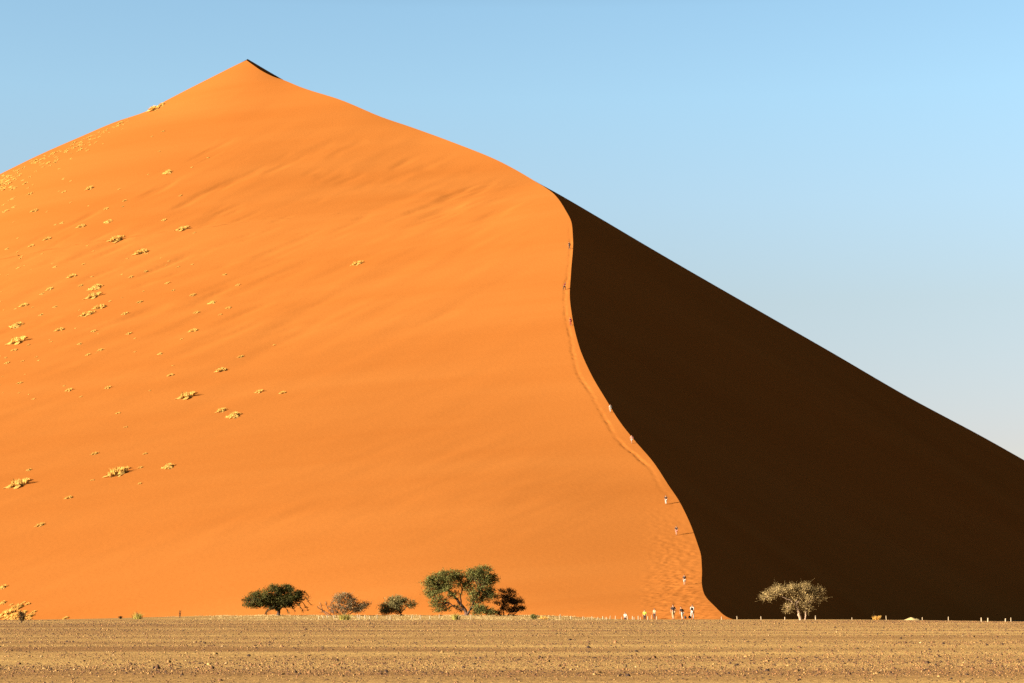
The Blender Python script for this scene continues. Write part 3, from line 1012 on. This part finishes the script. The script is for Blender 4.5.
# ---- pale sand hummock on the right
def hummock(px, y, wpx, h, label):
    p = stand(px, y)
    W = wpx * y / F
    u = np.linspace(-1, 1, 41)
    XX_, YY_ = np.meshgrid(u, u)
    r = np.sqrt(XX_ ** 2 + YY_ ** 2)
    sk = 1.0 + 0.5 * XX_
    Z_ = h * np.clip(1 - r, 0, 1) ** 1.3 * sk * (1 + 0.5 * fbm(XX_ * 3 + 5, YY_ * 3, 3)) - 0.25 * sstep(0.8, 1.2, r) - 0.05
    o = mesh_np('sand_hummock', np.stack([XX_ * W / 2, YY_ * W / 2, Z_], -1).reshape(-1, 3), grid_faces(41, 41), M_hummock, smooth=True, loc=p)
    tag(o, label, 'sand hummock')


hummock(911, 226, 22, 0.46, 'pale low sand hummock on the plain edge right of the thin pole')


# ---- posts
def post_proto():
    mb = MB()
    s = 0.045
    prof = [(s, -0.12), (s, 0.0), (s, 0.32), (s * 0.9, 0.36), (s * 0.55, 0.39), (0.004, 0.40)]
    mb.add(*tube([(0, 0, z) for _, z in prof], [r for r, _ in prof], 8))
    return mb.build('marker_post', M_post, None, True)


pp = post_proto()
first = True
POSTS = ([(a, 0) for a in (319, 323.5, 327.5, 334.4)] + [(a, 1) for a in (357.7, 359.6, 365.3, 369.8, 377.4, 387.3, 390.5)] + [(a, 2) for a in (412, 420.6, 430, 439.4, 459, 470.7)]
         + [(a, 3) for a in (549, 560, 571, 583, 592, 598, 603, 606.5, 610, 615.4, 621.5)] + [(a, 4) for a in (627.6, 632.5, 634.2, 638.3, 640.5)] + [(a, 5) for a in (647.8, 651.3, 656.5)]
         + [(a, 6) for a in (721.5, 737)] + [(a, 7) for a in (761, 784.7)] + [(a, 8) for a in (815.4, 851.8)] + [(a, 9) for a in (886,)] + [(a, 10) for a in (922, 948)] + [(a, 11) for a in (981, 987.5, 1005, 1010.5)])
PLAB = ['short white post between the dark acacia and the thorn bush', 'short white post between the thorn bush and the small acacia', 'short white post in the row before the tallest acacia',
        'short white post in the close row left of the person in white', 'short white post between the white and lime shirted people', 'short white post near the person in beige',
        'white post at the tip of the dark dune shadow', 'white post left of the pale acacia, against the shaded face', 'white post right of the pale acacia, before the thin pole',
        'white post between the thin pole and the sand hummock', 'white post close to the right side of the sand hummock', 'white post in the last loose four at the right end']
for a, li in POSTS:
    y = (236 if a < 740 else 230 if a < 950 else 205) + rng.uniform(-2, 2)
    p = stand(a, y)
    o = pp if first else pp.copy()
    if not first:
        COL.objects.link(o)
    first = False
    o.location = p
    s = rng.uniform(0.75, 1.3)
    o.scale = (rng.uniform(0.9, 1.6),) * 2 + (s,)
    o.rotation_euler = (rng.normal(0, 0.04), rng.normal(0, 0.04), 0)
    tag(o, PLAB[li], 'post', 'white marker posts along the edge of the plain')
mb = MB()
mb.add(*tube([(0, 0, -0.1), (0.01, 0, 0.5), (0.0, 0, 1.05)], [0.03, 0.025, 0.02], 6))
pole = mb.build('thin_pole', M_palebark, None, True)
pole.location = stand(873.6, 231)
tag(pole, 'thin bare pole rising from the straw shrub at right', 'pole')


# ------------------------------------------------------------------ people
def skin_mesh(name, verts, edges, mat, parent, sub=1, root=0):
    me = bpy.data.meshes.new(name + '_cage')
    me.from_pydata([v[:3] for v in verts], edges, [])
    o = bpy.data.objects.new(name, me)
    COL.objects.link(o)
    sk = o.modifiers.new('skin', 'SKIN')
    sk.use_smooth_shade = True
    lay = me.skin_vertices[0].data if me.skin_vertices else None
    if lay is None:
        import bmesh
        bm = bmesh.new()
        bm.from_mesh(me)
        bm.verts.layers.skin.verify()
        bm.to_mesh(me)
        bm.free()
        lay = me.skin_vertices[0].data
    for i, v in enumerate(verts):
        lay[i].radius = (v[3], v[4] if len(v) > 4 else v[3])
        lay[i].use_root = i in (root if isinstance(root, (list, tuple)) else (root,))
    ss = o.modifiers.new('sub', 'SUBSURF')
    ss.levels = ss.render_levels = sub
    dg = bpy.context.evaluated_depsgraph_get()
    m2 = bpy.data.meshes.new_from_object(o.evaluated_get(dg))
    m2.name = name
    m2.materials.clear()
    m2.materials.append(mat)
    o.modifiers.clear()
    o.data = m2
    bpy.data.meshes.remove(me)
    o.parent = parent
    return o


def person(loc, rz, label, shirt, legs, hair=M_hair, shorts=False, stride=0.28, lean=0.12, arm=0.25, height=1.75, pack=None, seated=False, hat=None):
    root = empty('person', loc, rz)
    tag(root, label, 'person', 'people walking on the dune')
    h = height / 1.75
    z0 = 0.93 - 0.16 * stride
    ln = lambda z: lean * max(0, z - z0)
    J = {'pel': (0, 0, z0), 'wai': (0, ln(z0 + .17), z0 + .17), 'che': (0, ln(z0 + .38), z0 + .38), 'nek': (0, ln(z0 + .54) + .01, z0 + .54), 'hd': (0, ln(z0 + .66) + .03, z0 + .665), 'top': (0, ln(z0 + .8) + .02, z0 + .77)}
    for s, n in ((-1, 'l'), (1, 'r')):
        f = stride * s
        J['hip' + n] = (.09 * s, 0, z0 - .05)
        J['kne' + n] = (.10 * s, f * 0.55 + (.10 if f > 0 else .05), .50)
        J['ank' + n] = (.10 * s, f * 0.95, .09 + (.05 if f < 0 else 0))
        J['toe' + n] = (.11 * s, f * 0.95 + .17, .035)
        J['sho' + n] = (.18 * s, ln(z0 + .47), z0 + .47)
        J['elb' + n] = (.25 * s, ln(z0 + .2) - arm * s * .5, z0 + .21)
        J['wri' + n] = (.25 * s, ln(z0) - arm * s * .3 + .14, z0 - .02)
        J['plm' + n] = (.25 * s, ln(z0) - arm * s * .3 + .18, z0 - .10)
    J = {k: np.array(v) * h for k, v in J.items()}

    def chain(spec, links, mat, name, sub=1, root_i=0):
        vs = [(*J[k], *(np.atleast_1d(r) * h)) for k, r in spec]
        ix = {k: i for i, (k, _) in enumerate(spec)}
        return vs, [(ix[a], ix[b]) for a, b in links]
    spec = [('pel', (.13, .10)), ('wai', (.12, .09)), ('che', (.15, .10)), ('nek', .055), ('hd', (.078, .09)), ('top', (.06, .07))]
    links = [('pel', 'wai'), ('wai', 'che'), ('che', 'nek'), ('nek', 'hd'), ('hd', 'top')]
    for n in 'lr':
        spec += [('hip' + n, .085), ('kne' + n, .058), ('ank' + n, .04), ('toe' + n, .035), ('sho' + n, .058), ('elb' + n, .042), ('wri' + n, .03), ('plm' + n, (.042, .02))]
        links += [('pel', 'hip' + n), ('hip' + n, 'kne' + n), ('kne' + n, 'ank' + n), ('ank' + n, 'toe' + n), ('che', 'sho' + n), ('sho' + n, 'elb' + n), ('elb' + n, 'wri' + n), ('wri' + n, 'plm' + n)]
    vs, es = chain(spec, links, M_skin, 'body')
    roots = [0]
    # five fingers on each hand, chains of their own rooted in the palm; nose and ears on the head
    for s, n in ((-1, 'l'), (1, 'r')):
        p = J['plm' + n]
        for q in range(4):
            o_ = np.array([0.0, (q - 1.5) * .019, 0]) * h
            L_ = (.070, .080, .076, .060)[q] * h
            b = len(vs)
            roots.append(b)
            vs += [(*(p + o_), .009 * h), (*(p + o_ + np.array([-s * .006, .004, -L_ * .6])), .009 * h), (*(p + o_ + np.array([-s * .025, .006, -L_])), .007 * h)]
            es += [(b, b + 1), (b + 1, b + 2)]
        b = len(vs)
        roots.append(b)
        vs += [(*(p + np.array([0, .02, .03]) * h), .011 * h), (*(p + np.array([-s * .01, .05, .0]) * h), .010 * h), (*(p + np.array([-s * .02, .06, -.03]) * h), .008 * h)]
        es += [(b, b + 1), (b + 1, b + 2)]
        b = len(vs)
        roots.append(b)
        e = J['hd'] + np.array([.07 * s, 0, 0]) * h
        vs += [(*e, .016 * h), (*(e + np.array([.02 * s, -.008, .012]) * h), .012 * h)]
        es += [(b, b + 1)]
    b = len(vs)
    roots.append(b)
    vs += [(*(J['hd'] + np.array([0, .075, .0]) * h), .016 * h), (*(J['hd'] + np.array([0, .105, -.018]) * h), .013 * h)]
    es += [(b, b + 1)]
    skin_mesh('body', vs, es, M_skin, root, 1, roots)
    # shirt
    sp = [('wai', (.145, .115)), ('che', (.172, .12)), ('pel', (.15, .12))]
    lk = [('pel', 'wai'), ('wai', 'che')]
    for n in 'lr':
        sp += [('sho' + n, .075), ('elb' + n, .055)]
        lk += [('che', 'sho' + n), ('sho' + n, 'elb' + n)]
    skin_mesh('shirt', *chain(sp, lk, None, ''), shirt, root, 1, 1)
    # trousers
    sp = [('pel', (.148, .118))]
    lk = []
    for n in 'lr':
        sp += [('hip' + n, .10), ('kne' + n, .075)]
        lk += [('pel', 'hip' + n), ('hip' + n, 'kne' + n)]
        if not shorts:
            sp += [('ank' + n, .058)]
            lk += [('kne' + n, 'ank' + n)]
    skin_mesh('shorts' if shorts else 'trousers', *chain(sp, lk, None, ''), legs, root, 1, 0)
    for n in 'lr':
        vsx = [(*(J['ank' + n] + np.array([0, -.03, -.045]) * h), .045 * h), (*(J['ank' + n] + np.array([0, .06, -.05]) * h), .045 * h), (*(J['toe' + n] + np.array([0, .03, .0]) * h), .038 * h)]
        skin_mesh('shoe', vsx, [(0, 1), (1, 2)], M_shoe, root, 1, 0)
    hd, tp = J['hd'], J['top']
    vh = [(*(hd + np.array([0, -.035, .0]) * h), .078 * h), (*(hd + np.array([0, -.025, .075]) * h), .088 * h), (*(tp + np.array([0, .0, .02]) * h), .062 * h)]
    skin_mesh('hat' if hat else 'hair', vh, [(0, 1), (1, 2)], hat or hair, root, 1, 0)
    if pack:
        c = J['che'] + np.array([0, -.20, -.06]) * h
        vp = [(*(c + np.array([0, 0, -.2]) * h), .13 * h, .09 * h), (*c, .14 * h, .10 * h), (*(c + np.array([0, .02, .17]) * h), .11 * h, .08 * h)]
        skin_mesh('backpack', vp, [(0, 1), (1, 2)], pack, root, 1, 0)
    return root


def on_ridge(px, py):
    p, n = on_dune(px, py)
    return tuple(p)


person(on_ridge(569.5, 249.2), 0.8, 'topmost walker on the ridge, all in dark clothes', M_black, M_black, height=2.7, pack=M_black)
person(on_ridge(564.3, 290.2), -0.9, 'second walker from the top, stooping, in dark maroon top and black trousers', M_maroon, M_black, lean=0.5, height=2.8, pack=M_maroon)
person(on_ridge(570.8, 325.6), 0.9, 'third walker from the top, in maroon clothes with a red backpack', M_maroon, M_maroon, height=2.7, pack=M_red)
person(on_ridge(610.5, 412.5), 0.3, 'walker in white with a dark backpack, halfway up the ridge', M_white, M_white, pack=M_black, height=2.3)
person(on_ridge(631.8, 443.6), 0.3, 'walker in pink shirt and white shorts, just below halfway up the ridge', M_pink, M_white, shorts=True, height=2.25)
person(on_ridge(666, 504.3), 0.1, 'walker in dark shirt and white trousers casting a shadow to the dark edge', M_black, M_white, height=2.1)
person(on_ridge(676.5, 535.3), 0.1, 'walker in black shirt and pinkish shorts, third from the bottom', M_black, M_pink, shorts=True, height=2.05)
person(on_ridge(684.5, 585), 0.0, 'lowest walker on the ridge, in black shirt and white shorts', M_black, M_white, shorts=True, height=1.9, pack=M_black)
person(stand(673.3, 238), 0.3, 'person at the dune foot in black shirt and beige trousers, left of the others', M_black, M_beige, stride=0.06, height=1.8)
person(stand(682.3, 235), 0.6, 'person in black shirt and white trousers leaning over, middle of three at the foot', M_black, M_white, lean=0.45, stride=0.15, height=1.55)
person(stand(692, 237), -0.5, 'person in white shirt and dark hair, right of three at the foot', M_white, M_white, stride=0.1, height=1.8, pack=M_black)
person(stand(625.3, 285), 2.8, 'person in white shirt behind the posts, seen from the waist up', M_white, M_black, stride=0.0, lean=0.0)
person(stand(644.6, 285), 2.9, 'person in lime green shirt behind the posts', M_lime, M_black, stride=0.0, lean=0.0, height=1.8)
person(stand(654.4, 286), 2.7, 'person in beige shirt behind the posts, right of the lime shirt', M_beige, M_black, stride=0.0, lean=0.0, height=1.65)


def bag(px, y, label, s=1.0):
    p = stand(px, y)
    root = empty('backpack', p)
    tag(root, label, 'backpack')
    skin_mesh('pack_body', [(0, 0, .10 * s, .17 * s, .12 * s), (0, 0, .3 * s, .19 * s, .13 * s), (0, .01, .46 * s, .12 * s, .09 * s)], [(0, 1), (1, 2)], M_black, root, 2, 0)
    skin_mesh('front_pocket', [(0, -.12 * s, .14 * s, .12 * s, .06 * s), (0, -.12 * s, .28 * s, .11 * s, .05 * s)], [(0, 1)], M_black, root, 1, 0)
    mb_ = MB()
    th = np.linspace(0, math.pi, 9)
    mb_.add(*tube(np.stack([0.05 * np.cos(th), np.zeros(9), .5 * s + .07 * np.sin(th)], -1), np.full(9, .012), 5))
    mb_.build('carry_loop', M_black, root)


bag(689.6, 235.5, 'dark backpack on the sand at the feet of the person in white', 1.05)
bag(685.2, 236, 'dark backpack on the sand right of the leaning person', 0.9)
